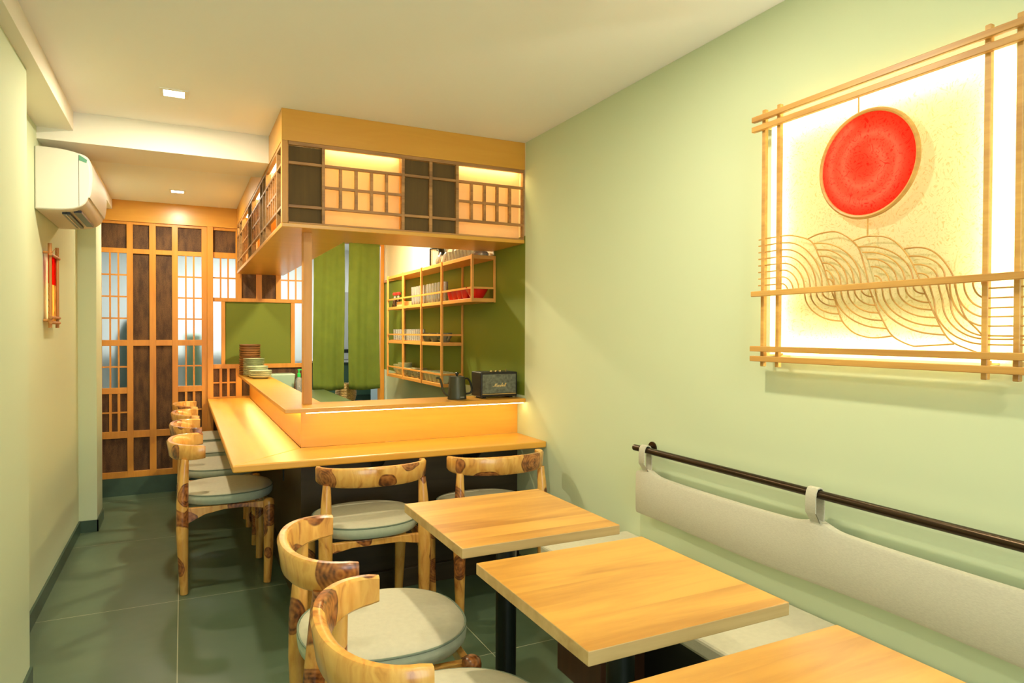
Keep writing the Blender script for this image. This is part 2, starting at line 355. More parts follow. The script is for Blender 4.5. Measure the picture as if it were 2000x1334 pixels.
# ------------------------------------------------------------------ kitchen beyond the screen
KW = plain('kitchen_white', (.72, .75, .74), .6)
struct('wall_back_kitchen', MB().box(-1.6, 2.6, 8.6, 8.7, 0, 2.45).box(-1.7, -1.6, YE+.1, 8.7, 0, 2.45).box(2.6, 2.7, YE+.1, 8.7, 0, 2.45).box(-1.7, -.58, YE+.1, YE+.16, 0, 2.45).box(W+.0, 2.7, YE+.1, YE+.16, 0, 2.45), KW)
struct('floor_kitchen', MB().box(-1.7, 2.7, YE+.02, 8.7, -.06, -.0005), plain('kitchen_floor', (.16, .22, .17), .4))
struct('ceiling_kitchen', MB().box(-1.7, 2.7, YE+.16, 8.7, ZC, ZC+.08), KW)
KGREEN = plain('kitchen_green_cabinet', (.035, .085, .05), .4)
STEEL = plain('brushed_steel', (.55, .56, .55), .3, metal=.8)
k = thing('kitchen_cabinet', 'dark green kitchen cabinet with steel worktop seen through the curtain gap', 'cabinet', (1.15, 7.6, 0))
MB().box(.9, 2.3, 7.3, 7.9, 0, .98).build('body', KGREEN, k, .004); MB().box(.88, 2.32, 7.27, 7.92, .98, 1.0).build('worktop', STEEL, k)
MB().box(.9, 2.3, 7.285, 7.3, .62, .95).build('drawer', plain('green_drawer', (.05, .13, .08), .4), k, .003)
k = thing('kitchen_machine', 'steel kitchen appliance standing beyond the gap between the olive curtains', 'appliance', (1.6, 7.6, 1.0))
MB().box(1.45, 1.9, 7.4, 7.8, 1.0, 1.75).build('body', STEEL, k, .01); MB().box(1.43, 1.92, 7.37, 7.42, 1.08, 1.12).build('handle', BLACK, k, .004)
one('fridge', MB().box(1.80, 2.3, 6.6, 7.05, 0, 1.5), plain('pale_blue_enamel', (.30, .40, .42), .3), 'pale blue fridge side beside the right curtain', 'fridge', bevel=.01)
k = thing('rubbish_sack', 'dark green rounded sack behind the lower left glass panes', 'bag', (-.35, 6.75, 0))
MB().lathe([(.02, 1.47), (.10, 1.45), (.17, 1.38), (.22, 1.25), (.24, 1.0), (.25, .5), (.24, .02), (.0, 0)], (-.30, 6.75, 0), 20).build('sack', KGREEN, k)
one('hanging_cloth', MB().box(.02, .16, 6.9, 6.94, .72, 1.28), plain('green_cloth', (.22, .50, .30), .8), 'light green cloth hanging behind the right-hand glass panes', 'cloth', bevel=.01)
one('steel_shelf', MB().box(-1.2, .9, 8.2, 8.58, 1.02, 1.05).box(-1.2, -1.17, 8.2, 8.58, 0, 1.05).box(.87, .9, 8.2, 8.58, 0, 1.05).box(-1.2, .9, 8.25, 8.58, .5, .52), STEEL, 'steel work shelf along the kitchen back wall', 'shelf')
# ------------------------------------------------------------------ rear lattice screens
def screen():
    Y0, Y1 = YE, YE+.035
    s = thing('lattice_screen', 'tall timber lattice screen with brown panels and frosted panes at the back', 'screen', (-.2, YE, 0))
    f = MB()
    for a, b in ((-.60, -.568), (-.396, -.353), (-.238, -.191), (-.075, -.032), (.144, .186)): f.box(a, b, Y0, Y1, .14, 2.185)
    for a, b in ((.14, .189), (.457, .512), (1.192, 1.239), (1.93, 1.968), (2.16, 2.185)): f.box(-.60, .186, Y0+.001, Y1, a, b)
    f.box(-.568, -.396, Y0+.001, Y1, .812, .859); f.box(-.032, .144, Y0+.001, Y1, .812, .859)
    f.build('frame', FRAMEW, s, .0015, 1)
    def panel(x0, x1, z0, z1, m=DARKPAN, nm='dark_panel', par=s): return MB().box(x0-.003, x1+.003, Y0+.016, Y0+.024, z0-.003, z1+.003).build(nm, m, par)
    def muntins(x0, x1, z0, z1, nx, nz, par=s, w=.012):
        g = MB()
        for i in range(1, nx): c = x0+(x1-x0)*i/nx; g.box(c-w/2, c+w/2, Y0+.002, Y0+.016, z0, z1)
        for i in range(1, nz): c = z0+(z1-z0)*i/nz; g.box(x0, x1, Y0+.003, Y0+.016, c-.006, c+.006)
        return g.build('glazing_bars', FRAMEW, par)
    A = (-.568, -.396); B = (-.353, -.238); Cc = (-.191, -.075); D = (-.032, .144)
    for c in (A, B, Cc, D): panel(*c, 1.968, 2.16)
    for c in (B, Cc): panel(*c, 1.239, 1.93); panel(*c, .512, 1.192)
    for c in (A, D):
        q = panel(*c, 1.239, 1.93, GLASSF, 'glass_pane'); muntins(*c, 1.239, 1.93, 3, 4, q)
        q = panel(*c, .859, 1.192, GLASSF, 'glass_pane'); muntins(*c, .859, 1.192, 3, 2, q)
        q = panel(*c, .512, .812); muntins(*c, .512, .812, 3, 2, q, .018)
    panel(-.568, -.238, .189, .457); panel(-.191, .144, .189, .457)
    f2 = MB().box(-.238, -.191, Y0-.001, Y0+.01, .19, .457); f2.build('bottom_stile', FRAMEW, s)
    # ---- fixed partition behind the bar
    p = thing('bar_partition', 'timber partition behind the bar with olive notice board and frosted panes', 'partition', (.6, YE, 0))
    f = MB()
    f.box(.186, .231, Y0-.022, Y1, 0, 2.185)
    for a, b, z0, z1 in ((.406, .454, 1.562, 2.185), (.406, .454, 0, .996), (.568, .616, 1.562, 2.185), (.731, .773, 1.562, 2.185), (.96, 1.035, 0, 2.185), (.294, .325, .996, 1.562), (.855, .889, .996, 1.562), (.6, .64, 0, .996)): f.box(a, b, Y0, Y1, z0, z1)
    for a, b in ((.996, 1.033), (1.562, 1.594), (1.926, 1.974), (2.158, 2.185)): f.box(.231, 1.035, Y0+.001, Y1, a, b)
    f.box(.231, .96, Y0+.001, Y1, .69, .76); f.box(.231, .96, Y0+.001, Y1, 0, .06)
    f.box(.231, 1.035, Y0, Y1, 2.185, ZC)
    f.build('frame', FRAMEW, p, .0015, 1)
    E = (.231, .406); H = (.773, .96)
    panel(*E, 1.974, 2.158, par=p)
    for c in ((.454, .568), (.616, .731), H): panel(*c, 1.974, 2.158, par=p)
    for c in ((.454, .568), (.616, .731)): panel(*c, 1.594, 1.926, par=p)
    for c in (E, H): q = panel(*c, 1.594, 1.926, GLASSF, 'glass_pane', p); muntins(*c, 1.594, 1.926, 3, 2, q)
    panel(.231, .294, 1.033, 1.562, GLASSF, 'glass_pane', p); panel(.889, .96, 1.033, 1.562, GLASSF, 'glass_pane', p)
    b = MB().box(.322, .858, Y0+.012, Y0+.02, 1.03, 1.565).build('notice_board', OLIVEBD, p); b['label'] = 'plain olive green board'
    q = panel(*E, .76, .996, par=p); muntins(*E, .76, .996, 3, 2, q, .02)
    panel(.454, .60, .76, .996, par=p); panel(.64, .96, .76, .996, par=p); panel(.231, .96, .06, .69, par=p)
screen()
# door opening with olive curtains
struct('door_1', MB().box(W-.035, W-.001, YE-.03, YE+.08, 0, ZC).box(1.036, W-.035, YE, YE+.08, 2.12, ZC), FRAMEW, .002)
def curtain(x0, x1, z0, z1, y, ph, nm, label, bowl=0.0):
    t = thing(nm, label, 'curtain', ((x0+x1)/2, y, z1), group='olive doorway curtains')
    nx, nz = 60, 26; vs = []
    for j in range(nz+1):
        v = j/nz; z = z1+(z0-z1)*v
        for i in range(nx+1):
            u = i/nx
            xa = x0 + (bowl*math.sin(math.pi*min(1, v*1.05))**2*.5 if bowl < 0 else 0)
            xb = x1
            x = xa+(xb-xa)*u + .004*math.sin(v*5+ph)
            yy = y + .014*math.sin(u*9+ph+.6*math.sin(v*3)) * (.5+.5*v) + .003*math.sin(u*23+ph*2+v*2) + (.0012 if abs(v-.86) < .02 or abs(v-.45) < .02 else 0)
            if u < .07 or u > .93: yy += .0025*math.sin(v*110)
            z_ = z + (.012*math.sin(u*math.pi) * -v if nm else 0)
            vs.append((x, yy, z_))
    fs = [(j*(nx+1)+i, j*(nx+1)+i+1, (j+1)*(nx+1)+i+1, (j+1)*(nx+1)+i) for j in range(nz) for i in range(nx)]
    m = MB().add(vs, fs, True); o = m.build('cloth', OLIVECL, t)
    so = o.modifiers.new('solid', 'SOLIDIFY'); so.thickness = .002
    MB().tube([(x0-.01, y, z1+.005), (x1+.01, y, z1+.005)], .009, 10).build('curtain_rod', BLACK, t)
curtain(1.04, 1.312, .795, 2.125, YE-.045, .4, 'door_curtain', 'left half of the olive cotton doorway curtain behind the post')
curtain(1.350, 1.632, .792, 2.125, YE-.045, 2.1, 'door_curtain', 'right half of the olive cotton doorway curtain, next to the orange door jamb')
# ------------------------------------------------------------------ bar: base, riser, worktop, ledge, post
def bar():
    b = thing('bar_counter', 'dark panelled base and orange veneer upstand of the L-shaped bar', 'bar', (1.0, 3.4, 0))
    XB, YB = .512, 3.330
    MB().box(XB, XB+.03, YB+.03, YE-.03, .0, .71).box(XB, W-.001, YB, YB+.03, 0, .71).build('base_panel', BASEDARK, b)
    MB().box(XB-.028, XB, YB, YE-.03, 0, .095).box(XB-.028, W-.001, YB-.028, YB, 0, .095).build('plinth', BASEDARK, b, .003)
    u = MB().box(XB, XB+.022, YB+.022, YE-.03, .75, .928).build('side_upstand', VENEER_Y, b); u2 = MB().box(XB, W-.001, YB, YB+.022, .75, .928).build('front_upstand', VENEER, b)
    for y in (3.95, 5.1): MB().box(XB-.006, XB, y-.018, y+.018, .47, .70).box(XB-.30, XB, y-.004, y+.004, .69, .705).build('bracket', BLACK, b)
    for x in (.86, 1.36): MB().prism([(YB, .56), (YB, .705), (YB-.22, .705), (YB-.22, .695), (YB-.012, .56)], 'x', x-.006, x+.006).build('bracket', BLACK, b)
    # dining worktop: L shape with mitred joint
    t = thing('bar_worktop', 'long L-shaped glossy orange veneer dining counter', 'counter', (1.0, 3.1, .72))
    X0, Y0, z0, z1 = .186, 2.997, .718, .75
    MB().prism([(X0, Y0), (W-.001, Y0), (W-.001, YB), (XB, YB)], 'z', z0, z1).build('front_board', OAKTOP, t, .006, 3)
    m = MB().prism([(X0, Y0), (XB, YB), (XB, YE-.035), (X0, YE-.035)], 'z', z0, z1).build('side_board', wood('counter_veneer_lengthwise', (.78, .395, .048), (.68, .315, .032), 'y', .38, 20, coat=.25, contrast=.6), t, .006, 3)
    # raised ledge
    l = thing('bar_ledge', 'raised L-shaped veneer ledge above the dining counter with light strip below', 'ledge', (1.0, 3.3, .94))
    XT, YT = .424, 3.2295
    MB().prism([(XT, YT), (W-.001, YT), (W-.001, 3.488), (.635, 3.488), (.635, YE-.035), (XT, YE-.035)], 'z', .9285, .9505).build('top_board', VENEER, l, .003)
    MB().box(XB+.01, W-.01, YT+.012, YT+.020, .9245, .9285).build('led_strip', LEDCOOL, l, label='glowing white strip under the front edge')
    MB().box(XT+.06, XT+.072, YT+.10, YE-.06, .9245, .9285).build('led_strip', LEDCOOL, l, label='glowing strip under the side edge')
    p = one('bar_post', MB().box(.534, .576, 3.40, 3.452, .9505, 1.80), POSTW, 'square timber post rising from the bar ledge to the lattice canopy', 'post', bevel=.002)
    # inner work surface
    c = thing('work_counter', 'dark green work surface inside the bar below the curtains', 'counter', (.9, 5.0, .78))
    MB().box(.66, 1.13, 3.9, YE-.07, .765, .80).build('worktop', plain('green_worktop', (.075, .115, .045), .35), c, .004)
    MB().box(.68, 1.10, 3.95, YE-.07, 0, .765).build('cabinet', BLACKWOOD, c)
bar()
# ------------------------------------------------------------------ lattice canopy over the bar
def canopy():
    X0, Y0 = .4142, 3.252; XI, YI = .79, 3.672; YB = YE-.03
    c = thing('lattice_canopy', 'L-shaped timber lattice canopy with glowing paper panels above the bar', 'canopy', (1.0, 3.4, 1.8))
    MB().box(X0, W-.001, Y0, Y0+.02, 2.20, ZC-.0005).build('front_fascia', VENEER, c)
    MB().box(X0, X0+.02, Y0+.02, YB, 2.20, ZC-.0005).build('side_fascia', VENEER_Y, c)
    MB().prism([(X0, Y0), (W-.001, Y0), (W-.001, YI), (XI, YI), (XI, YB), (X0, YB)], 'z', 1.798, 1.817).build('soffit_board', VENEER, c, .002)
    MB().box(XI, W-.001, YI-.012, YI, 1.817, ZC-.0005).build('rear_board', VENEER, c)
    MB().box(XI-.012, XI, YI, YB, 1.817, ZC-.0005).build('inner_board', VENEER_Y, c)
    Zb, Z1, Z2, Zt = 1.825, 1.892, 2.094, 2.183
    def lattice(kind, P, a0, bays, end, fr_nm, w=.013):
        """P(a,d,z0..): maps along/depth to world boxes.  bays: list (a0,a1,'d'/'l')"""
        f = MB()
        def bx(m, a, b, d0, d1, z0, z1):
            p, q = P(a, d0), P(b, d1); m.box(p[0], q[0], p[1], q[1], z0, z1)
        bx(f, a0, end, .003, .022, Zt, 2.20); bx(f, a0, end, .003, .022, 1.817, Zb)
        edges = sorted({e for b_ in bays for e in b_[:2]})
        for e0, e1 in [(bays[i][1], bays[i+1][0]) for i in range(len(bays)-1)]+[(bays[0][0]-.008, bays[0][0]), (bays[-1][1], end)]: bx(f, e0, e1, .002, .03, Zb, Zt)
        for a, b, t in bays:
            for z in (Z1, Z2): bx(f, a, b, .0035, .02, z, z+.013)
        FR = f.build(fr_nm, AGED if kind == 'f' else wood('aged_teak_side', (.46, .25, .085), (.20, .10, .035), 'y', .5, 40), c, .001, 1)
        for a, b, t in bays:
            if t == 'd':
                m = MB(); bx(m, a-.003, b+.003, .022, .028, Zb, Zt); m.build('dark_panel', DARKSTAIN, c)
            else:
                g = MB(); n = 5
                for i in range(1, n): x = a+(b-a)*i/n; bx(g, x-w/2, x+w/2, .006, .024, Z1+.013, Z2)
                zm = (Z1+.013+Z2)/2; bx(g, a, b, .007, .02, zm-.006, zm+.006)
                g.build('lattice_bars', AGED, FR)
                m = MB(); bx(m, a-.005, b+.005, .060, .066, 1.817, 2.20); m.build('paper_panel', SHOJI, c, label='warm glowing paper panel')
                m = MB(); bx(m, a+.01, b-.01, .032, .046, 2.192, 2.198); m.build('led_strip', LEDM, c)
                m = MB(); bx(m, a+.03, b-.03, .20, .215, 1.818, 1.824); m.build('lower_led_strip', LEDM, c)
                m = MB(); bx(m, a+.03, b-.03, .20, .215, 2.19, 2.196); m.build('rear_led_strip', LEDM, c)
    lattice('f', lambda a, d: (a, Y0+d), X0+.03, [(.445, .597, 'd'), (.611, .989, 'l'), (1.004, 1.134, 'd'), (1.151, 1.280, 'd'), (1.296, 1.671, 'l')], W-.001, 'front_lattice')
    lattice('s', lambda a, d: (X0+d, a), Y0+.03, [(3.30, 3.46, 'd'), (3.475, 3.93, 'l'), (3.945, 4.085, 'd'), (4.10, 4.24, 'd'), (4.255, 4.77, 'l'), (4.785, 5.03, 'd'), (5.045, 5.57, 'l'), (5.585, 5.83, 'd'), (5.845, YB-.02, 'l')], YB, 'side_lattice')
    MB().box(X0, X0+.028, Y0, Y0+.028, 1.817, 2.20).build('corner_post', POSTW, c, .002)
canopy()
# ------------------------------------------------------------------ recessed downlights
def downlight(x, y, label):
    t = thing('ceiling_downlight', label, 'ceiling light', (x, y, ZC), group='recessed ceiling lights')
    MB().box(-.055, .055, -.055, -.041, -.004, 0).box(-.055, .055, .041, .055, -.004, 0).box(-.055, -.041, -.041, .041, -.004, 0).box(.041, .055, -.041, .041, -.004, 0).build('trim_ring', BEAM, t, world=False)
    MB().box(-.041, .041, -.041, .041, -.0025, -.001).build('diffuser', LAMPM, t, world=False)
for (x, y), lb in zip(DOWN, ('square recessed downlight in front of the white ceiling beam', 'square recessed downlight beyond the beam near the lattice screen', 'square recessed downlight over the aisle near the camera', 'square recessed downlight over the dining tables', 'square recessed downlight near the shopfront')): downlight(x, y, lb)
# ------------------------------------------------------------------ air conditioner
def aircon():
    t = thing('air_conditioner', 'white wall-mounted air conditioner under the ceiling beam on the left wall', 'air conditioner', (-.605, 4.03, 2.0))
    Ya, Yb = 3.705, 4.38; q = -.604
    prof = spline([(q, 0, 2.158), (-.50, 0, 2.154), (-.435, 0, 2.141), (-.398, 0, 2.118), (-.386, 0, 2.06), (-.388, 0, 1.98), (-.404, 0, 1.915), (-.44, 0, 1.885), (-.50, 0, 1.872), (q, 0, 1.868)], 5)
    poly = [(p.x, p.z) for p in prof]
    MB().prism(poly, 'y', Ya, Yb, True).build('housing', WHITEPL, t, .006, 2)
    # front cover, slightly proud
    pc = [(p.x, p.z) for p in prof if 1.93 < p.z < 2.142 and p.x > -.45]
    outer = [(x+.006, z) for x, z in pc]
    MB().prism(outer+[(x-.003, z) for x, z in reversed(pc)], 'y', Ya+.004, Yb-.004, True).build('front_cover', WHITEPL, t, .001, 1)
    MB().prism([(-.432, 2.108), (-.402, 2.098), (-.399, 2.113), (-.432, 2.134)], 'y', Ya-.0012, Ya+.004).build('energy_label', plain('green_label', (.10, .28, .18), .4), t)
    v = MB()
    MB().box(-.4335, -.4320, Ya-.0008, Ya+.004, 1.895, 2.132).build('seam', GREYPL, t)
    for x, z in ((-.492, 1.8695), (-.446, 1.880)): v.box(x-.016, x+.016, Ya+.07, Yb-.12, z-.008, z+.004)
    v = v.build('air_outlet', GREYPL, t)
    MB().box(-.494, -.490, Ya+.07, Yb-.12, 1.858, 1.872).build('louvre', WHITEPL, v)
aircon()
# ------------------------------------------------------------------ small bamboo wall lamp
LAMPW = wood('lamp_bamboo', (.50, .22, .05), (.28, .10, .02), 'z', .45, 40)
def wall_lamp():
    x0, x1, ya, yb, z0, z1 = -.604, -.576, 3.88, 4.13, 1.345, 1.70
    t = thing('wall_lamp', 'small bamboo wall lamp with red and cream paper on the left wall', 'wall lamp', (x0, 4.0, 1.5))
    for i, (y, z) in enumerate(((ya+.02, 1.735), (yb-.02, 1.735))):
        MB().tube([(x1, y, 1.325), (x1, y, z)], .0085, 8).build('upright', LAMPW, t)
    for z in (1.68, 1.375, 1.35): MB().tube([(x1+.006, ya, z), (x1+.006, yb, z)], .0075, 8).build('crossbar', LAMPW, t)
    for z in (1.69, 1.36): MB().tube([(x0+.001, ya+.02, z), (x1+.012, ya+.02, z)], .007, 8).build('bracket', LAMPW, t)
    MB().box(x1-.006, x1-.004, ya+.012, yb-.012, 1.355, 1.54).build('cream_paper', paper('lamp_cream_paper', (.95, .66, .25), (.85, .5, .15), .7, False), t, label='gathered cream paper')
    MB().box(x1-.006, x1-.004, ya+.012, yb-.012, 1.54, 1.685).build('red_paper', paper('lamp_red_paper', (.85, .03, .01), (.6, .01, .01), .7, False), t, label='red paper')
    MB().tube([(x1-.013, 4.02, 1.37), (x1-.013, 4.02, 1.67)], .0035, 8).build('light_tube', emission('lamp_tube', (1, .75, .40), 12), t)
    MB().tube(spline([(x1+.008, ya+.02, 1.685), (x1+.008, 4.0, 1.715), (x1+.008, yb-.03, 1.69)], 6), .0015, 5).build('cord_loop', LAMPW, t)
    m = MB()
    for k in range(5): m.tube([(x1-.004, ya+.012, 1.52-.03*k), (x1+.006, ya+.02, 1.505-.03*k), (x1-.004, ya+.012, 1.49-.03*k)], .003, 6)
    m.build('lacing', LAMPW, t)
wall_lamp()
# ------------------------------------------------------------------ illuminated wall artwork
def artwork():
    t = thing('illuminated_wall_art', 'large backlit paper wall panel with red disc, rattan waves and bamboo frame', 'wall art', (W, 1.17, 1.6))
    XP = 1.650
    MB().add([(XP, .835, 1.245), (XP, 1.515, 1.245), (XP, 1.515, 1.963), (XP, .835, 1.963)], [(0, 1, 2, 3)]).build('paper_sheet', paper('fibre_paper', (.93, .83, .55), (.80, .64, .32), .5), t)
    g = MB()
    zb, zt, ya, yb = 1.262, 1.948, .86, 1.49
    g.box(W-.004, W-.0015, ya, yb, zt-.004, zt+.004).box(W-.004, W-.0015, ya, yb, zb-.004, zb+.004).box(W-.004, W-.0015, ya-.004, ya+.004, zb, zt).box(W-.004, W-.0015, yb-.004, yb+.004, zb, zt)
    g.build('edge_light_strip', emission('art_led', (1.0, .88, .58), 100), t)
    for y0, z in ((.775, 1.982), (.775, 1.951), (.775, 1.262), (.775, 1.231)):
        MB().box(1.612, 1.627, y0, 1.562, z-.0085, z+.0085).build('crossbar', BAMBOO, t, .0015, 1)
    for y in (1.526, 1.468, .880, .815):
        MB().box(1.627, 1.641, y-.0068, y+.0068, 1.207, 2.008).build('upright', BAMBOO, t, .0015, 1)
    for y in (1.526, 1.468, .880, .815):
        for z in (1.957, 1.245): MB().box(1.641, W-.001, y-.005, y+.005, z-.005, z+.005).build('standoff', BAMBOO, t)
    MB().prism([(1.548, 1.433+.0085), (1.548, 1.433-.0085), (.775, 1.437-.0085), (.775, 1.437+.0085)], 'x', 1.600, 1.614).build('middle_bar', BAMBOO, t, .0015, 1)
    # red disc in a cane hoop
    cyy, czz, R_ = 1.172, 1.760, .139
    pts = [(1.625, cyy+R_*math.cos(a), czz+R_*math.sin(a)) for a in [2*math.pi*k/64 for k in range(64)]]
    HOOP = MB().tube(pts, .0062, 8, closed=True).build('hoop', BAMBOO, t)
    d = MB(); n = 64; vs = [(1.6215, cyy, czz)]+[(1.6225, cyy+(R_-.003)*math.cos(2*math.pi*k/n), czz+(R_-.003)*math.sin(2*math.pi*k/n)) for k in range(n)]
    d.add(vs, [(0, k+1, (k+1) % n+1) for k in range(n)])
    d.build('red_disc', paper('red_fibre_paper', (.80, .030, .018), (.62, .008, .006), .7), HOOP, label='glowing red paper disc')
    sp_ = []
    for k in range(90):
        a = 1.9+k*.135; r = .118-.00088*k
        sp_.append((1.6345, cyy-r*math.cos(a)*1.0, czz+r*math.sin(a)))
    MB().tube(sp_, .0022, 6).build('spiral_light', emission('spiral_led', (1, .72, .50), 48), t)
    MB().tube([(1.625, 1.198, 1.945), (1.625, 1.198, 1.895)], .0022, 6).tube([(1.625, 1.168, 1.622), (1.625, 1.168, 1.568)], .0022, 6).build('hanging_cane', BAMBOO, t)
    # rattan waves
    XR = 1.632
    def cane(pts): MB().tube([(XR, y, z) for y, z, _ in [(p.x, p.y, p.z) for p in spline([(a, b, 0) for a, b in pts], 6)]], .0021, 6).build('rattan_strand', BAMBOO, t)
    A = [(1.546, 1.605), (1.50, 1.606), (1.455, 1.606), (1.419, 1.603), (1.365, 1.586), (1.341, 1.567), (1.326, 1.537), (1.310, 1.506), (1.294, 1.463), (1.288, 1.446), (1.279, 1.426), (1.262, 1.384), (1.245, 1.344), (1.213, 1.315), (1.179, 1.303), (1.146, 1.300), (1.102, 1.305)]
    Bb = [(1.361, 1.586), (1.326, 1.595), (1.281, 1.596), (1.252, 1.587), (1.223, 1.567), (1.199, 1.541), (1.185, 1.504), (1.174, 1.467), (1.164, 1.426), (1.147, 1.385), (1.127, 1.345), (1.100, 1.305), (1.053, 1.282), (1.024, 1.281), (.948, 1.287)]
    Cc = [(1.214, 1.563), (1.182, 1.569), (1.150, 1.567), (1.117, 1.559), (1.086, 1.536), (1.059, 1.501), (1.041, 1.465), (1.026, 1.430), (1.007, 1.387), (.990, 1.349), (.968, 1.308), (.944, 1.287), (.898, 1.269)]
    Dd = [(1.072, 1.525), (1.041, 1.525), (1.015, 1.519), (.989, 1.502), (.967, 1.475), (.951, 1.445), (.946, 1.418), (.927, 1.357), (.899, 1.323), (.877, 1.308), (.80, 1.307)]
    for c in (A, Bb, Cc, Dd): cane(c)
    def q(p0, p1, horiz_first, n=5):
        (ya_, za), (yb_, zb_) = p0, p1; out = []
        for k in range(n+1):
            a = math.pi/2*k/n
            if horiz_first: out.append((ya_+(yb_-ya_)*math.sin(a), zb_+(za-zb_)*math.cos(a)))
            else: out.append((yb_+(ya_-yb_)*math.cos(a), za+(zb_-za)*math.sin(a)))
        return out
    ends1 = [(1.271, 1.405), (1.262, 1.386), (1.255, 1.365), (1.245, 1.345)]
    for k in range(1, 8):
        z = 1.606-.0207*k; bar_y = 1.287+.0203*k+.003
        c = [(1.546, z), (1.50, z)] + q((1.455, z), (bar_y, 1.436), True)
        if k <= 4: c += q((bar_y, 1.43), ends1[k-1], False)
        cane(c)
    def group(starts, ends, outer, step, zb_):
        for k, e in enumerate(ends):
            by = outer+step*(k+1)
            if k < len(starts): cane(q(starts[k], (by, zb_), True)+q((by, zb_-.008), e, False))
            else: cane(q((by, zb_), e, False))
    group([(1.342, 1.570), (1.330, 1.551), (1.324, 1.532), (1.314, 1.512), (1.304, 1.490)], [(1.155, 1.408), (1.145, 1.385), (1.139, 1.365), (1.129, 1.345), (1.117, 1.324)], 1.169, .0205, 1.44)
    cane(q((1.294, 1.465), (1.272, 1.436), True))
    group([(1.199, 1.544), (1.187, 1.528), (1.173, 1.509), (1.162, 1.488), (1.152, 1.463)], [(1.016, 1.409), (1.004, 1.387), (.998, 1.369), (.992, 1.350), (.981, 1.329), (.969, 1.308)], 1.026, .0208, 1.436)
    st = [(1.059, 1.505), (1.047, 1.483), (1.036, 1.460)]
    low = [(.967, 1.329-.0), (.987, 1.308), (1.006, 1.287)]
    for (by, z, s0) in ((.970, 1.307, st[0]), (.988, 1.2995, st[1]), (1.008, 1.287, st[2])):
        cane(q(s0, (by, 1.442), True)+[(by-.004, 1.42)]+q((by-.012, 1.39), (.877, z if z > 1.29 else 1.287), False)+[(.80, z)])
    for by, z in ((.889, 1.414), (.908, 1.392), (.928, 1.370), (.947, 1.350), (.960, 1.329)):
        cane(q((by, 1.432), (.877, z), False)+[(.80, z)])
artwork()
# ------------------------------------------------------------------ dining chairs
def make_chair():
    t = thing('dining_chair', 'x', 'chair', (0, 0, 0), 0, 'rosewood dining chairs')
    prof = [(.0, .433), (.19, .433), (.222, .437), (.232, .450), (.234, .468), (.230, .482)]
    MB().lathe(prof, (0, 0, 0), 48, power=2.35).build('seat_band', FABSIDE, t, world=False, label='grey green upholstered seat side')
    MB().lathe([(.230, .482), (.224, .489), (.19, .496), (.12, .500), (.0, .502)], (0, 0, 0), 48, power=2.35).build('seat', FABRIC, t, world=False, label='pale linen seat top')
    pip = []
    for k in range(60):
        a = 2*math.pi*k/60; ca, sa = math.cos(a), math.sin(a); qq = (abs(ca)**2.35+abs(sa)**2.35)**(-1/2.35)
        pip.append((.2305*ca*qq, .2305*sa*qq, .4835))
    MB().tube(pip, .0032, 6, closed=True).build('piping', PIPING, t, world=False)
    for s in (-1, 1):
        MB().tube([(s*.205, .185, .003), (s*.212, .190, .12), (s*.218, .192, .30), (s*.219, .192, .425), (s*.219, .192, .438), (s*.219, .192, .445)], .03, 14, rs=[.0185, .0225, .0275, .0275, .0235, .012]).build('leg', CHAIRW, t, world=False, label='front leg with rounded top')
        MB().tube([(s*.205, -.205, .003), (s*.210, -.21, .15), (s*.212, -.213, .33), (s*.212, -.212, .46), (s*.208, -.204, .60), (s*.205, -.199, .674)], .03, 14, rs=[.0185, .0235, .0285, .028, .021, .0165]).build('leg', CHAIRW, t, world=False, label='rear leg rising to the backrest')
    for s in (-1, 1):
        poly = [(-.20, .430), (.18, .430), (.18, .392), (.08, .408), (-.02, .408), (-.11, .392), (-.20, .348)]
        MB().prism(poly, 'x', s*.205-.011, s*.205+.011).build('seat_rail', CHAIRW, t, .003, 2, world=False)
    for y in (.185, -.20):
        poly = [(-.20, .430), (.20, .430), (.20, .385), (.10, .403), (-.10, .403), (-.20, .385)]
        MB().prism(poly, 'y', y-.011, y+.011).build('seat_rail', CHAIRW, t, .003, 2, world=False)
    secs = []; n = 40
    for k in range(n+1):
        u = -1+2*k/n; a = u*math.pi/2*1.02; au = abs(u)
        e = 2.25
        sx = math.copysign(abs(math.sin(a))**(2/e), a); cx_ = max(0, math.cos(a))**(2/e)
        x = .228*sx; y = -.120-.145*cx_
        if au > .96: y = -.120+(au-.96)*.3
        tx = Vector((1, 0)) ; 
        # outward normal from centre of curvature
        nrm = Vector((sx*.9, -cx_*1.0)); nrm = nrm.normalized() if nrm.length > 0 else Vector((1, 0))
        th = .0115+.004*(1-au); zt_ = .742+.006*(1-au**2); zb_ = .676-.012*(1-au**2)
        if au > .97: th *= .8; zt_ -= .003; zb_ += .003
        lean = .012*(1-au**2)
        sec = []
        for (dn, zz) in ((-1, .08), (-1, .92), (-.55, 1), (.55, 1), (1, .9), (1, .1), (.55, 0), (-.55, 0)):
            z = zb_+(zt_-zb_)*zz; off = th*dn + lean*(zz-.5)
            sec.append((x+nrm.x*off, y+nrm.y*off, z))
        secs.append(sec)
    MB().sweep(secs).build('backrest', CHAIRW, t, world=False, label='curved wooden backrest with dark knots')
    return t
R90 = -math.pi/2
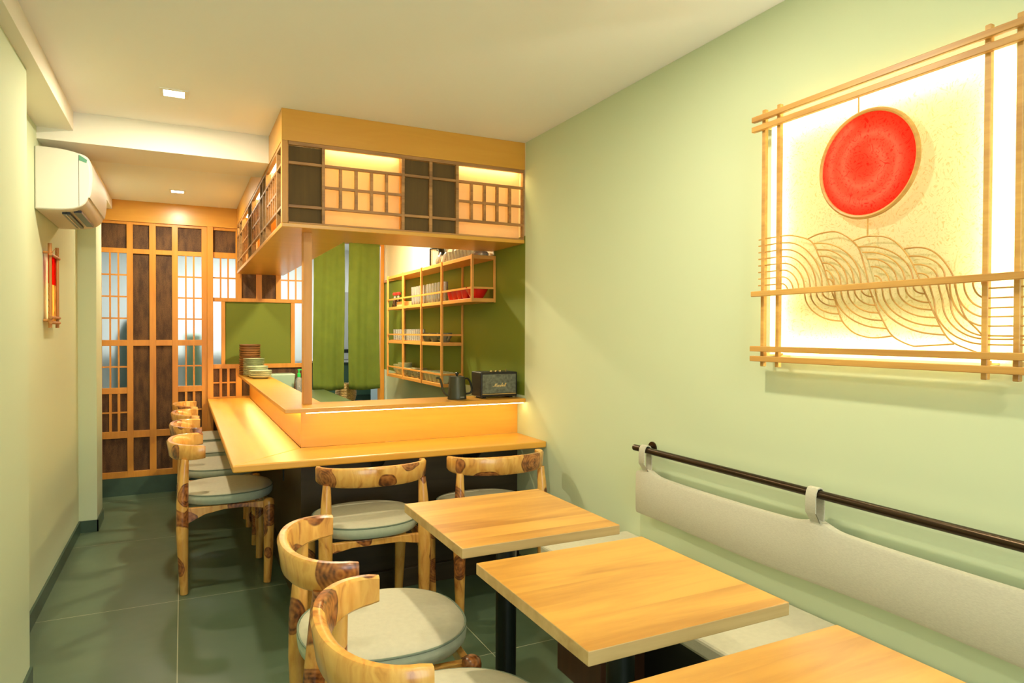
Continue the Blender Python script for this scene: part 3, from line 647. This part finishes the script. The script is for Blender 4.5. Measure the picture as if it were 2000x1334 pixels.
spots = [((.512, 1.865), R90-.06, 'rosewood chair tucked under the farthest of the three tables'),
         ((.506, 1.300), R90-.06, 'rosewood chair nearest the camera, at the middle table'),
         ((.21, 3.885), R90, 'first of four chairs along the side of the bar, with its whole frame in view'),
         ((.21, 4.56), R90, 'second of four chairs along the side of the bar'),
         ((.21, 5.19), R90, 'third of four chairs along the side of the bar'),
         ((.21, 5.79), R90, 'last of four chairs along the side of the bar, beside the lattice screen'),
         ((.743, 3.0), -.02, 'rosewood chair at the bar front with pale backrest and two dark knots'),
         ((1.33, 2.985), -.02, 'rosewood chair at the bar front beside the right wall')]
ch0 = make_chair()
for i, ((x, y), rz, lb) in enumerate(spots):
    if i == 0: ch0.location = (x, y, 0); ch0.rotation_euler = (0, 0, rz); ch0['label'] = lb
    else: dup(ch0, (x, y, 0), rz, lb)
# ------------------------------------------------------------------ tables
def make_table():
    t = thing('dining_table', 'x', 'table', (0, 0, 0), 0, 'square dining tables along the bench')
    tt = MB().box(-.248, .248, -.25, .25, .722, .75).build('tabletop', TABLEW, t, .002, 2, world=False)
    tt.data.materials.append(wood('table_edge_wood', (.60, .42, .19), (.42, .27, .10), 'x', .6, 30))
    for p in tt.data.polygons:
        if abs(p.normal.z) < .5: p.material_index = 1
    MB().tube([(0, 0, .02), (0, 0, .712)], .032, 28).build('pedestal', BLACK, t, world=False)
    m = MB().box(-.13, .13, -.13, .13, .714, .722)
    m.build('mounting_plate', BLACK, t, .001, world=False)
    for k in range(4):
        a = math.pi/4+k*math.pi/2
        b = MB().prism([(.02, .004), (.205, .003), (.205, .014), (.03, .040)], 'y', -.026, .026); b.xf(Matrix.Rotation(a, 4, 'Z'))
        b.build('foot', BLACK, t, .003, world=False)
    return t
tb = make_table()
tb.location = (.896, 1.848, 0); tb['label'] = 'square solid wood table farthest along the bench, next to the bar'
dup(tb, (.886, 1.233, 0), label='square solid wood table in the middle of the three')
dup(tb, (.882, .618, 0), label='square solid wood table nearest the camera, cut by the frame')
# ------------------------------------------------------------------ bench with hanging back cushion
def bench():
    t = thing('wall_bench', 'long upholstered bench along the right wall behind the tables', 'bench', (1.45, 1.0, 0))
    MB().box(1.262, W-.002, -1.2, 2.30, .425, .478).build('seat_cushion', FABRIC, t, .012, 3)
    MB().box(1.285, W-.002, -1.18, 2.29, .395, .425).build('seat_board', BLACKWOOD, t)
    MB().box(1.50, 1.51, -1.15, 1.94, 0, .395).build('under_shade_panel', BLACKWOOD, t); MB().box(1.31, W-.002, 1.94, 2.24, 0, .395).build('base_box', BENCHDARK, t, .002); MB().box(1.31, W-.002, -.9, -.6, 0, .395).build('base_box', BENCHDARK, t, .002)  # thin black sheet added below the seat stands in for the deep shade
    p = thing('wall_rail', 'dark bronze rail along the wall that carries the bench back cushion', 'rail', (W, 1.0, .85))
    XR = 1.622; z = .853
    MB().tube([(XR, -1.1, z), (XR, 2.17, z)], .0125, 16).build('rail', BRONZE, p)
    for y in (2.13, .60, -1.0):
        MB().tube([(XR, y, z), (W, y, z)], .0085, 12).tube([(W-.006, y, z), (W-.0005, y, z)], .024, 20).build('wall_bracket', BRONZE, p)
    c = thing('back_cushion', 'long beige hanging back cushion looped over the bronze rail', 'cushion', (1.63, 1.0, .7))
    loops = [2.10, 1.32, .54, -.24, -1.0]
    n = 200; secs = []
    for k in range(n+1):
        y = -1.15+(2.165+1.15)*k/n
        zt = .752
        for L in loops: zt += .018*math.exp(-((y-L)/.045)**2) + .006*math.exp(-((y-L)/.16)**2)
        zb = .592+.004*math.sin(y*7); xo = 1.617; xi = 1.655
        e = min(k, n-k)/4; s_ = min(1, .55+.45*math.sqrt(min(1, e)))
        cx_ = (xo+xi)/2; hw = (xi-xo)/2*s_
        sec = []
        for dx, tt in ((-1, .06), (-1.12, .5), (-1, .94), (-.6, 1), (.6, 1), (1, .94), (1, .06), (.6, 0), (-.6, 0)):
            sec.append((cx_+dx*hw, y, zb+(zt-zb)*tt))
        secs.append(sec)
    PAD = MB().sweep(secs).build('pad', BACKREST, c)
    for L in loops[:4]:
        out = []; inn = []
        pts = [(1.630, .760), (1.604, .80), (1.604, .845), (1.607, .860), (1.613, .869), (1.622, .871), (1.631, .869), (1.637, .860), (1.640, .845), (1.640, .80), (1.638, .765)]
        secs = []
        for i, (x, z_) in enumerate(pts):
            nx = x-1.622; nz = z_-.853 if z_ > .845 else 0; l = math.hypot(nx, nz) or 1; nx, nz = nx/l*.0018, nz/l*.0018
            hw = .017
            secs.append([(x-nx, L-hw, z_-nz), (x-nx, L+hw, z_-nz), (x+nx, L+hw, z_+nz), (x+nx, L-hw, z_+nz)])
        MB().sweep(secs).build('loop', BACKREST, PAD)
bench()
# ------------------------------------------------------------------ wall shelf behind the bar
def shelf():
    t = thing('wall_shelf', 'stepped open timber wall shelf with thin rails on the olive wall', 'shelf', (1.6, 4.5, 1.35))
    XS = 1.53; bays = [3.63, 4.14, 4.557, 5.0, 5.43]; d = .009
    for zt, ys in ((1.768, 3.63), (1.514, 3.63), (1.242, 4.14), (.968, 4.14)):
        MB().box(XS, W-.001, ys, 5.43, zt-.022, zt).build('shelf_board', SHELFW, t, .001, 1)
    for i, y in enumerate(bays):
        zl = 1.49 if i == 0 else .945
        MB().box(XS-.006, XS+.008, y-d, y+d, zl, 1.772).build('post', SHELFW, t, .001, 1)
        if i in (0, 1, 4): MB().box(W-.013, W-.001, y-.006, y+.006, zl, 1.768).build('post', SHELFW, t, .001, 1)
    for z, ys in ((1.575, 3.63), (1.292, 4.14), (1.03, 4.14)):
        MB().box(XS-.003, XS+.004, ys, 5.43, z-.006, z+.006).build('guard_rail', SHELFW, t)
        MB().box(XS, W-.001, ys-.004, ys+.004, z-.006, z+.006).build('end_rail', SHELFW, t)
shelf()
def glass(r0, r1, h, nm='drinking_glass', label='', group='', loc=(0, 0, 0), m=GLASS, wall=.002):
    o = one(nm, MB().lathe([(0, 0), (r0, 0), (r1, h)], (0, 0, 0), 20), m, label, 'glass', group)
    o.location = loc; return o
ORD = ['first', 'second', 'third', 'fourth', 'fifth', 'sixth', 'seventh', 'eighth', 'ninth', 'tenth', 'eleventh', 'twelfth', 'thirteenth', 'fourteenth', 'fifteenth']
def row(proto, locs, labels=None):
    proto.location = locs[0]
    if labels: proto['label'] = labels[0]
    for i, l in enumerate(locs[1:]): dup(proto, l, label=labels[i+1] if labels else None)
# tall glasses on the upper shelf
g = glass(.021, .025, .135, 'tall_glass', 'tall clear highball glass in the rows on the upper shelf', 'tall glasses on the upper shelf')
row(g, [(1.575, 4.21+.0585*k, 1.514) for k in range(12)],
    [f'{ORD[k]} tall clear glass on the upper shelf, counted from the red cups' for k in range(12)])
g = glass(.019, .022, .085, 'small_glass', 'short clear tumbler in the rows on the middle shelf', 'tumblers on the middle shelf')
row(g, [(1.575, 4.67+.052*k, 1.248) for k in range(14)],
    [f'{ORD[k]} short tumbler on the middle shelf, counted from the grey bowls' for k in range(14)])
one('bamboo_mat', MB().box(1.545, 1.67, 4.64, 5.40, 1.242, 1.2475), SHELFW, 'thin pale mat under the tumblers on the middle shelf', 'mat')
g = glass(.014, .024, .06, 'stemless_glass', 'small faceted glass standing on top of the wall shelf', 'small glasses on top of the shelf')
row(g, [(1.57, 3.72+.055*k, 1.768) for k in range(8)]+[(1.63, 3.72+.055*k, 1.768) for k in range(8)],
    [f'{ORD[k]} small glass from the near end, {r} row on the shelf top' for r in ('front', 'back') for k in range(8)])
o = one('clear_lid', MB().lathe([(.045, 0), (.05, .012), (.04, .024), (0, .028)], (0, 0, 0), 24), GLASS, 'low clear glass dish at the near end of the shelf top', 'dish'); o.location = (1.60, 3.665-.0, 1.768)
# red cups and bowl
def cup(nm, m, label, group, r=.036, h=.062):
    return one(nm, MB().lathe([(0, 0), (r*.55, 0), (r*.62, .004), (r*.95, h*.8), (r, h), (r-.003, h), (r*.9, h*.78), (r*.5, .008), (0, .008)], (0, 0, 0), 24), m, label, 'cup', group)
c = cup('tea_cup', RED, 'small red glazed cup on the upper shelf left of the red bowl', 'red cups on the upper shelf')
row(c, [(1.565, 3.80+.08*k, 1.514) for k in range(4)], [f'{ORD[k]} small red glazed cup counted from the red bowl on the upper shelf' for k in range(4)])
b = one('serving_bowl', MB().lathe([(0, 0), (.035, 0), (.040, .006), (.066, .05), (.070, .068), (.067, .068), (.06, .05), (.03, .01), (0, .01)], (0, 0, 0), 32), RED, 'round red bowl at the near end of the upper shelf', 'bowl'); b.location = (1.595, 3.71, 1.514)
# soy bottles and wooden box
def soy():
    t = thing('soy_sauce_bottle', 'dark soy sauce dispenser with red cap, left one on the upper shelf', 'bottle', (1.575, 5.37, 1.514))
    MB().lathe([(0, 0), (.026, 0), (.024, .02), (.016, .05), (.012, .065), (0, .065)], (0, 0, 0), 20).build('sauce', plain('soy_sauce', (.015, .006, .004), .1, coat=1), t, world=False)
    MB().lathe([(.0125, .0655), (.010, .09), (.009, .10), (0, .10)], (0, 0, 0), 20).build('neck', GLASS, t, world=False)
    MB().lathe([(0, .10), (.018, .10), (.020, .112), (.012, .122), (0, .122)], (0, 0, 0), 20).build('cap', plain('red_cap', (.80, .03, .02), .35), t, world=False)
    return t
s0 = soy(); dup(s0, (1.575, 5.27, 1.514), label='dark soy sauce dispenser with red cap beside the small wooden box')
one('wooden_box', MB().box(1.545, 1.62, 5.03, 5.22, 1.514, 1.552), plain('pale_box_wood', (.72, .50, .22), .5, noise=.1), 'small pale wooden box beside the soy bottles', 'box', bevel=.002)
# grey cups with handles
def grey():
    t = thing('handled_bowl', 'grey handled bowl in the row on the middle shelf', 'bowl', (1.585, 4.2, 1.242), group='grey bowls on the middle shelf')
    MB().lathe([(0, 0), (.028, 0), (.032, .005), (.05, .045), (.053, .064), (.050, .064), (.045, .045), (.025, .01), (0, .01)], (0, 0, 0), 28).build('bowl', GREYCUP, t, world=False)
    MB().tube(spline([(.0, -.050, .054), (.0, -.076, .05), (.0, -.080, .034), (.0, -.06, .018), (.0, -.043, .018)], 5), .005, 8).build('handle', GREYCUP, t, world=False)
    return t
g0 = grey(); g0.location = (1.59, 4.245, 1.242); 
g0['label'] = 'grey handled bowl nearest the end of the middle shelf'
for k, y in enumerate((4.410, 4.575)): dup(g0, (1.59, y, 1.242), label=f'{ORD[k+1]} grey handled bowl from the near end of the middle shelf')
# bottom shelf ware
pl = one('striped_plate', MB().lathe([(0, 0), (.035, 0), (.058, .009), (.060, .012), (.057, .012), (.033, .004), (0, .004)], (0, 0, 0), 28), STRIPED, 'striped pale plate in the stacks on the bottom shelf', 'plate', 'striped plates on the bottom shelf')
row(pl, [(1.60, yy, .968+.0085*k) for yy, nn in ((4.68, 7), (4.81, 8), (4.94, 7)) for k in range(nn)],
    [f'{ORD[k]} striped plate from the bottom of the {w_} stack on the bottom shelf' for w_, nn in (('near', 7), ('middle', 8), ('far', 7)) for k in range(nn)])
bw = one('rice_bowl', MB().lathe([(0, 0), (.028, 0), (.03, .006), (.055, .036), (.058, .046), (.055, .046), (.026, .01), (0, .01)], (0, 0, 0), 28), CELADON, 'pale green bowl stacked at the far end of the bottom shelf', 'bowl', 'pale bowls at the far end of the bottom shelf')
row(bw, [(1.60, 5.30, .968), (1.60, 5.30, .985), (1.60, 5.30, 1.002), (1.60, 5.17, .968), (1.60, 5.17, .985), (1.60, 5.17, 1.002), (1.60, 5.17, 1.019), (1.60, 5.05, .968), (1.60, 5.05, .985)],
    [f'{ORD[k]} pale green bowl from the bottom of the {w_} bowl stack on the bottom shelf' for w_, nn in (('farthest', 3), ('tallest', 4), ('lowest', 2)) for k in range(nn)])
bx = cup('square_cup', CELADON, 'celadon green square-sided cup in the row on the bottom shelf', 'celadon cups on the bottom shelf', .038, .066)
row(bx, [(1.567, 4.18+.078*k, .968) for k in range(6)]+[(1.645, 4.18+.078*k, .968) for k in range(6)],
    [f'{ORD[k]} celadon cup from the near end, {r} row of the bottom shelf' for r in ('front', 'back') for k in range(6)])
# coffee things on top of the shelf
t = thing('french_press', 'glass coffee press with black frame on top of the shelf', 'coffee press', (1.60, 4.46, 1.768))
MB().lathe([(0, 0), (.036, 0), (.038, .01), (.038, .012)], (0, 0, 0), 24).tube([(.040, 0, .01), (.040, 0, .125)], .004, 8).tube([(-.040, 0, .01), (-.040, 0, .125)], .004, 8).lathe([(.040, .122), (.042, .128), (.03, .142), (0, .148)], (0, 0, 0), 24).build('frame', BLACK, t, world=False)
MB().lathe([(.0365, .013), (.0365, .122), (.0345, .122), (.0345, .015)], (0, 0, 0), 24).build('beaker', GLASS, t, world=False)
MB().tube(spline([(0, -.04, .115), (0, -.075, .105), (0, -.075, .045), (0, -.04, .03)], 5), .006, 8).build('handle', BLACK, t, world=False)
t = thing('glass_carafe', 'hourglass coffee carafe with black collar on top of the shelf', 'carafe', (1.60, 4.30, 1.768))
MB().lathe([(0, 0), (.048, 0), (.056, .02), (.046, .055), (.020, .085), (.034, .125), (.045, .15), (.043, .15), (.031, .125), (.018, .085), (.044, .055), (.053, .02), (.046, .004), (0, .004)], (0, 0, 0), 28).build('body', GLASS, t, world=False)
MB().lathe([(.040, .066), (.032, .072), (.026, .087), (.033, .104), (.041, .112), (.038, .113), (.022, .087), (.037, .067)], (0, 0, 0), 24).build('collar', BLACK, t, world=False)
o = one('glass_server', MB().lathe([(0, 0), (.042, 0), (.048, .02), (.04, .06), (.030, .075), (.036, .10), (.034, .10), (.028, .075), (.038, .06), (.045, .02), (0, .004)], (0, 0, 0), 28), GLASS, 'clear glass coffee server between the carafe and the small glasses', 'carafe'); o.location = (1.60, 4.185, 1.768)
# ------------------------------------------------------------------ kettle
def kettle():
    t = thing('gooseneck_kettle', 'dark grey gooseneck kettle on the bar ledge beside the speaker', 'kettle', (1.327, 3.352, .9505))
    M = plain('matte_grey_kettle', (.050, .052, .032), .38, metal=.35)
    MB().lathe([(0, 0), (.050, 0), (.0515, .004), (.0500, .012), (.0425, .118), (.040, .122), (0, .124)], (0, 0, 0), 36).build('body', M, t, world=False)
    MB().lathe([(.006, .124), (.006, .130), (.010, .134), (.010, .140), (.006, .144), (0, .145)], (0, 0, 0), 16).build('lid_knob', BLACK, t, world=False)
    MB().tube(spline([(-.045, 0, .020), (-.065, 0, .028), (-.082, 0, .055), (-.090, 0, .09), (-.100, 0, .112), (-.118, 0, .118)], 6), .006, 10, rs=None).build('spout', M, t, world=False)
    MB().tube(spline([(.042, 0, .108), (.062, 0, .108), (.076, 0, .09), (.086, 0, .052), (.080, 0, .034), (.068, 0, .028), (.048, 0, .026)], 6), .0055, 10).build('handle', BLACK, t, world=False)
    MB().box(-.0, .022, -.0512, -.0500, .012, .016).build('maker_mark', plain('mark_grey', (.3, .3, .25), .4), t, world=False)
kettle()
# ------------------------------------------------------------------ loudspeaker with script lettering
def speaker():
    t = thing('loudspeaker', 'vintage style black loudspeaker with grey grille and gold lettering at the ledge end', 'speaker', (1.555, 3.36, .9505))
    x0, x1, y0, y1, z0, z1 = 1.443, 1.664, 3.298, 3.430, .960, 1.094
    MB().box(x0, x1, y0, y1, z0, z1).build('cabinet', plain('black_vinyl', (.012, .010, .006), .45, bump=.3, bscale=900), t, .006, 3)
    GR = plain('grille_cloth', (.13, .14, .10), .9, noise=.35, nscale=60, bump=.4, bscale=900)
    GRO = MB().box(x0+.010, x1-.010, y0-.003, y0+.002, z0+.019, z1-.012).build('grille', GR, t, .001, 1)
    GOLD = plain('brass', (.70, .48, .18), .3, metal=.9)
    MB().box(x0+.010, x1-.010, y0-.0035, y0+.002, z0+.013, z0+.0165).build('brass_strip', GOLD, t)
    for x in (x0+.02, x1-.04): MB().box(x, x+.02, y0+.02, y1-.02, .9507, z0+.001).build('foot', BLACK, t)
    for i in range(3): MB().lathe([(0, 0), (.007, 0), (.0065, .006), (0, .007)], (x0+.085+.028*i, y0+.055, z1-.0005), 16).build('knob', GOLD, t)
    MB().tube([(x1-.045, y0+.055, z1-.001), (x1-.045, y0+.052, z1+.012)], .003, 8).build('toggle', GOLD, t)
    MB().box(x0+.05, x1-.03, y0+.035, y1-.035, z1-.0008, z1+.0006).build('control_plate', BLACK, t)
    a = [(2.75, .62), (2.5, .8), (2.2, .55), (2.15, .2), (2.4, .05), (2.7, .45), (2.78, .75), (2.75, .2), (2.95, .08)]
    S = [[(-.3, .45), (.0, .2), (.35, .1), (.7, .8), (1.0, 1.5)], [(1.0, 1.5), (1.0, .7), (1.0, .05)], [(1.0, .05), (1.3, .8), (1.75, 1.6)], [(1.75, 1.6), (1.7, .8), (1.75, .15), (2.0, .1)],
         a, [(2.95, .08), (3.15, .5), (3.2, .85), (3.35, .7), (3.5, .68), (3.48, .2), (3.65, .1)],
         [(3.65, .1), (3.95, .5), (4.0, .85), (4.15, .4), (4.05, .05), (3.8, .1)], [(4.1, .05), (4.4, .2)],
         [(4.4, .2), (4.75, .9), (4.85, 1.45), (4.7, 1.5), (4.6, .8), (4.6, .05)], [(4.6, .3), (4.8, .7), (4.98, .7), (5.0, .2), (5.2, .1)],
         [(x+3.05, y) for x, y in a], [(6.0, .08), (6.4, .9), (6.5, 1.4), (6.35, 1.5), (6.25, .8), (6.25, .15), (6.45, .1)], [(6.45, .1), (6.85, .9), (6.95, 1.4), (6.8, 1.5), (6.7, .8), (6.7, .15), (7.0, .2)]]
    m = MB(); sc_ = .0108; xo, zo = x0+.072, z0+.053
    for st in S:
        pts = spline([(xo+(x+.28*y)*sc_, y0-.004, zo+y*sc_*1.15+x*.0003) for x, y in st], 4); m.tube(pts, .00095, 5)
    m.build('lettering', plain('gold_lettering', (.85, .62, .25), .35, metal=.5), GRO, label='gold script lettering')
speaker()
# ------------------------------------------------------------------ stacks at the end of the ledge
tr = one('serving_tray', MB().lathe([(0, 0), (.072, 0), (.080, .008), (.081, .018), (.077, .019), (.073, .006), (0, .006)], (0, 0, 0), 28, power=4), TRAY, 'brown wooden tray in the tall stack by the screen', 'tray', 'brown trays stacked on the ledge end')
row(tr, [(.503+random.uniform(-.002, .002), 5.935, .9505+.0195*k) for k in range(13)], [f'{ORD[12-k]} brown tray from the top of the tall stack by the screen' for k in range(13)])
pt = one('round_plate', MB().lathe([(0, 0), (.05, 0), (.078, .009), (.082, .0135), (.079, .0135), (.05, .004), (0, .004)], (0, 0, 0), 32), CELADON, 'celadon green plate in the stack before the brown trays', 'plate', 'celadon plates stacked on the ledge')
row(pt, [(.518, 5.765, .9505+.0108*k) for k in range(13)], [f'{ORD[12-k]} celadon plate from the top of the stack before the brown trays' for k in range(13)])
p2 = one('deep_plate', MB().lathe([(0, 0), (.05, 0), (.064, .012), (.080, .018), (.083, .026), (.080, .026), (.06, .012), (0, .005)], (0, 0, 0), 32), CELADON, 'x', 'plate', 'deep green plates on the ledge')
row(p2, [(.536, 5.432, .9505+.0125*k) for k in range(4)]+[(.527, 5.599, .9505+.0125*k) for k in range(6)], [f'{ORD[3-k]} deep green plate from the top of the low stack nearest the camera' for k in range(4)]+[f'{ORD[5-k]} deep green plate from the top of the middle stack of the three' for k in range(6)])
# soap dispenser and tub beside it
t = thing('soap_dispenser', 'clear pump bottle with bright green top beside the post', 'pump bottle', (.868, 5.75, .80))
MB().lathe([(0, 0), (.025, 0), (.027, .01), (.027, .115), (.012, .135), (0, .135)], (0, 0, 0), 20).build('bottle', GLASS, t, world=False)
MB().lathe([(0, .135), (.014, .135), (.014, .165), (.005, .168), (.005, .195), (0, .195)], (0, 0, 0), 16).box(-.010, .045, -.006, .006, .19, .20).build('pump', plain('green_pump', (.03, .62, .09), .35), t, world=False)
one('plastic_tub', MB().prism([(.66, .80), (.84, .80), (.855, .955), (.64, .955)], 'y', 5.85, 6.03), plain('mint_plastic', (.35, .50, .36), .3), 'pale mint plastic tub standing behind the ledge end', 'tub', bevel=.008)
# basket beyond the curtain
def basket():
    t = thing('wicker_basket', 'round golden wicker basket below the curtain gap', 'basket', (1.385, 6.34, .0))
    one_ = MB().box(1.25, 1.60, 6.22, 6.6, .0, .635); tag(one_.build('low_cabinet', BLACKWOOD, None, .004), 'low dark cabinet under the wicker basket', 'cabinet')
    m = MB()
    for k in range(13):
        z = .642+.0145*k; r = .062+.026*math.sin(math.pi*(k+1)/15)
        pts = [(1.385+(r+.003*(j % 2))*math.cos(2*math.pi*j/32), 6.34+(r+.003*(j % 2))*math.sin(2*math.pi*j/32), z+.003*((j+k) % 2)) for j in range(32)]
        m.tube(pts, .0085, 6, closed=True)
    m.build('weave', plain('wicker', (.50, .33, .10), .5, noise=.45, nscale=90), t)
basket()
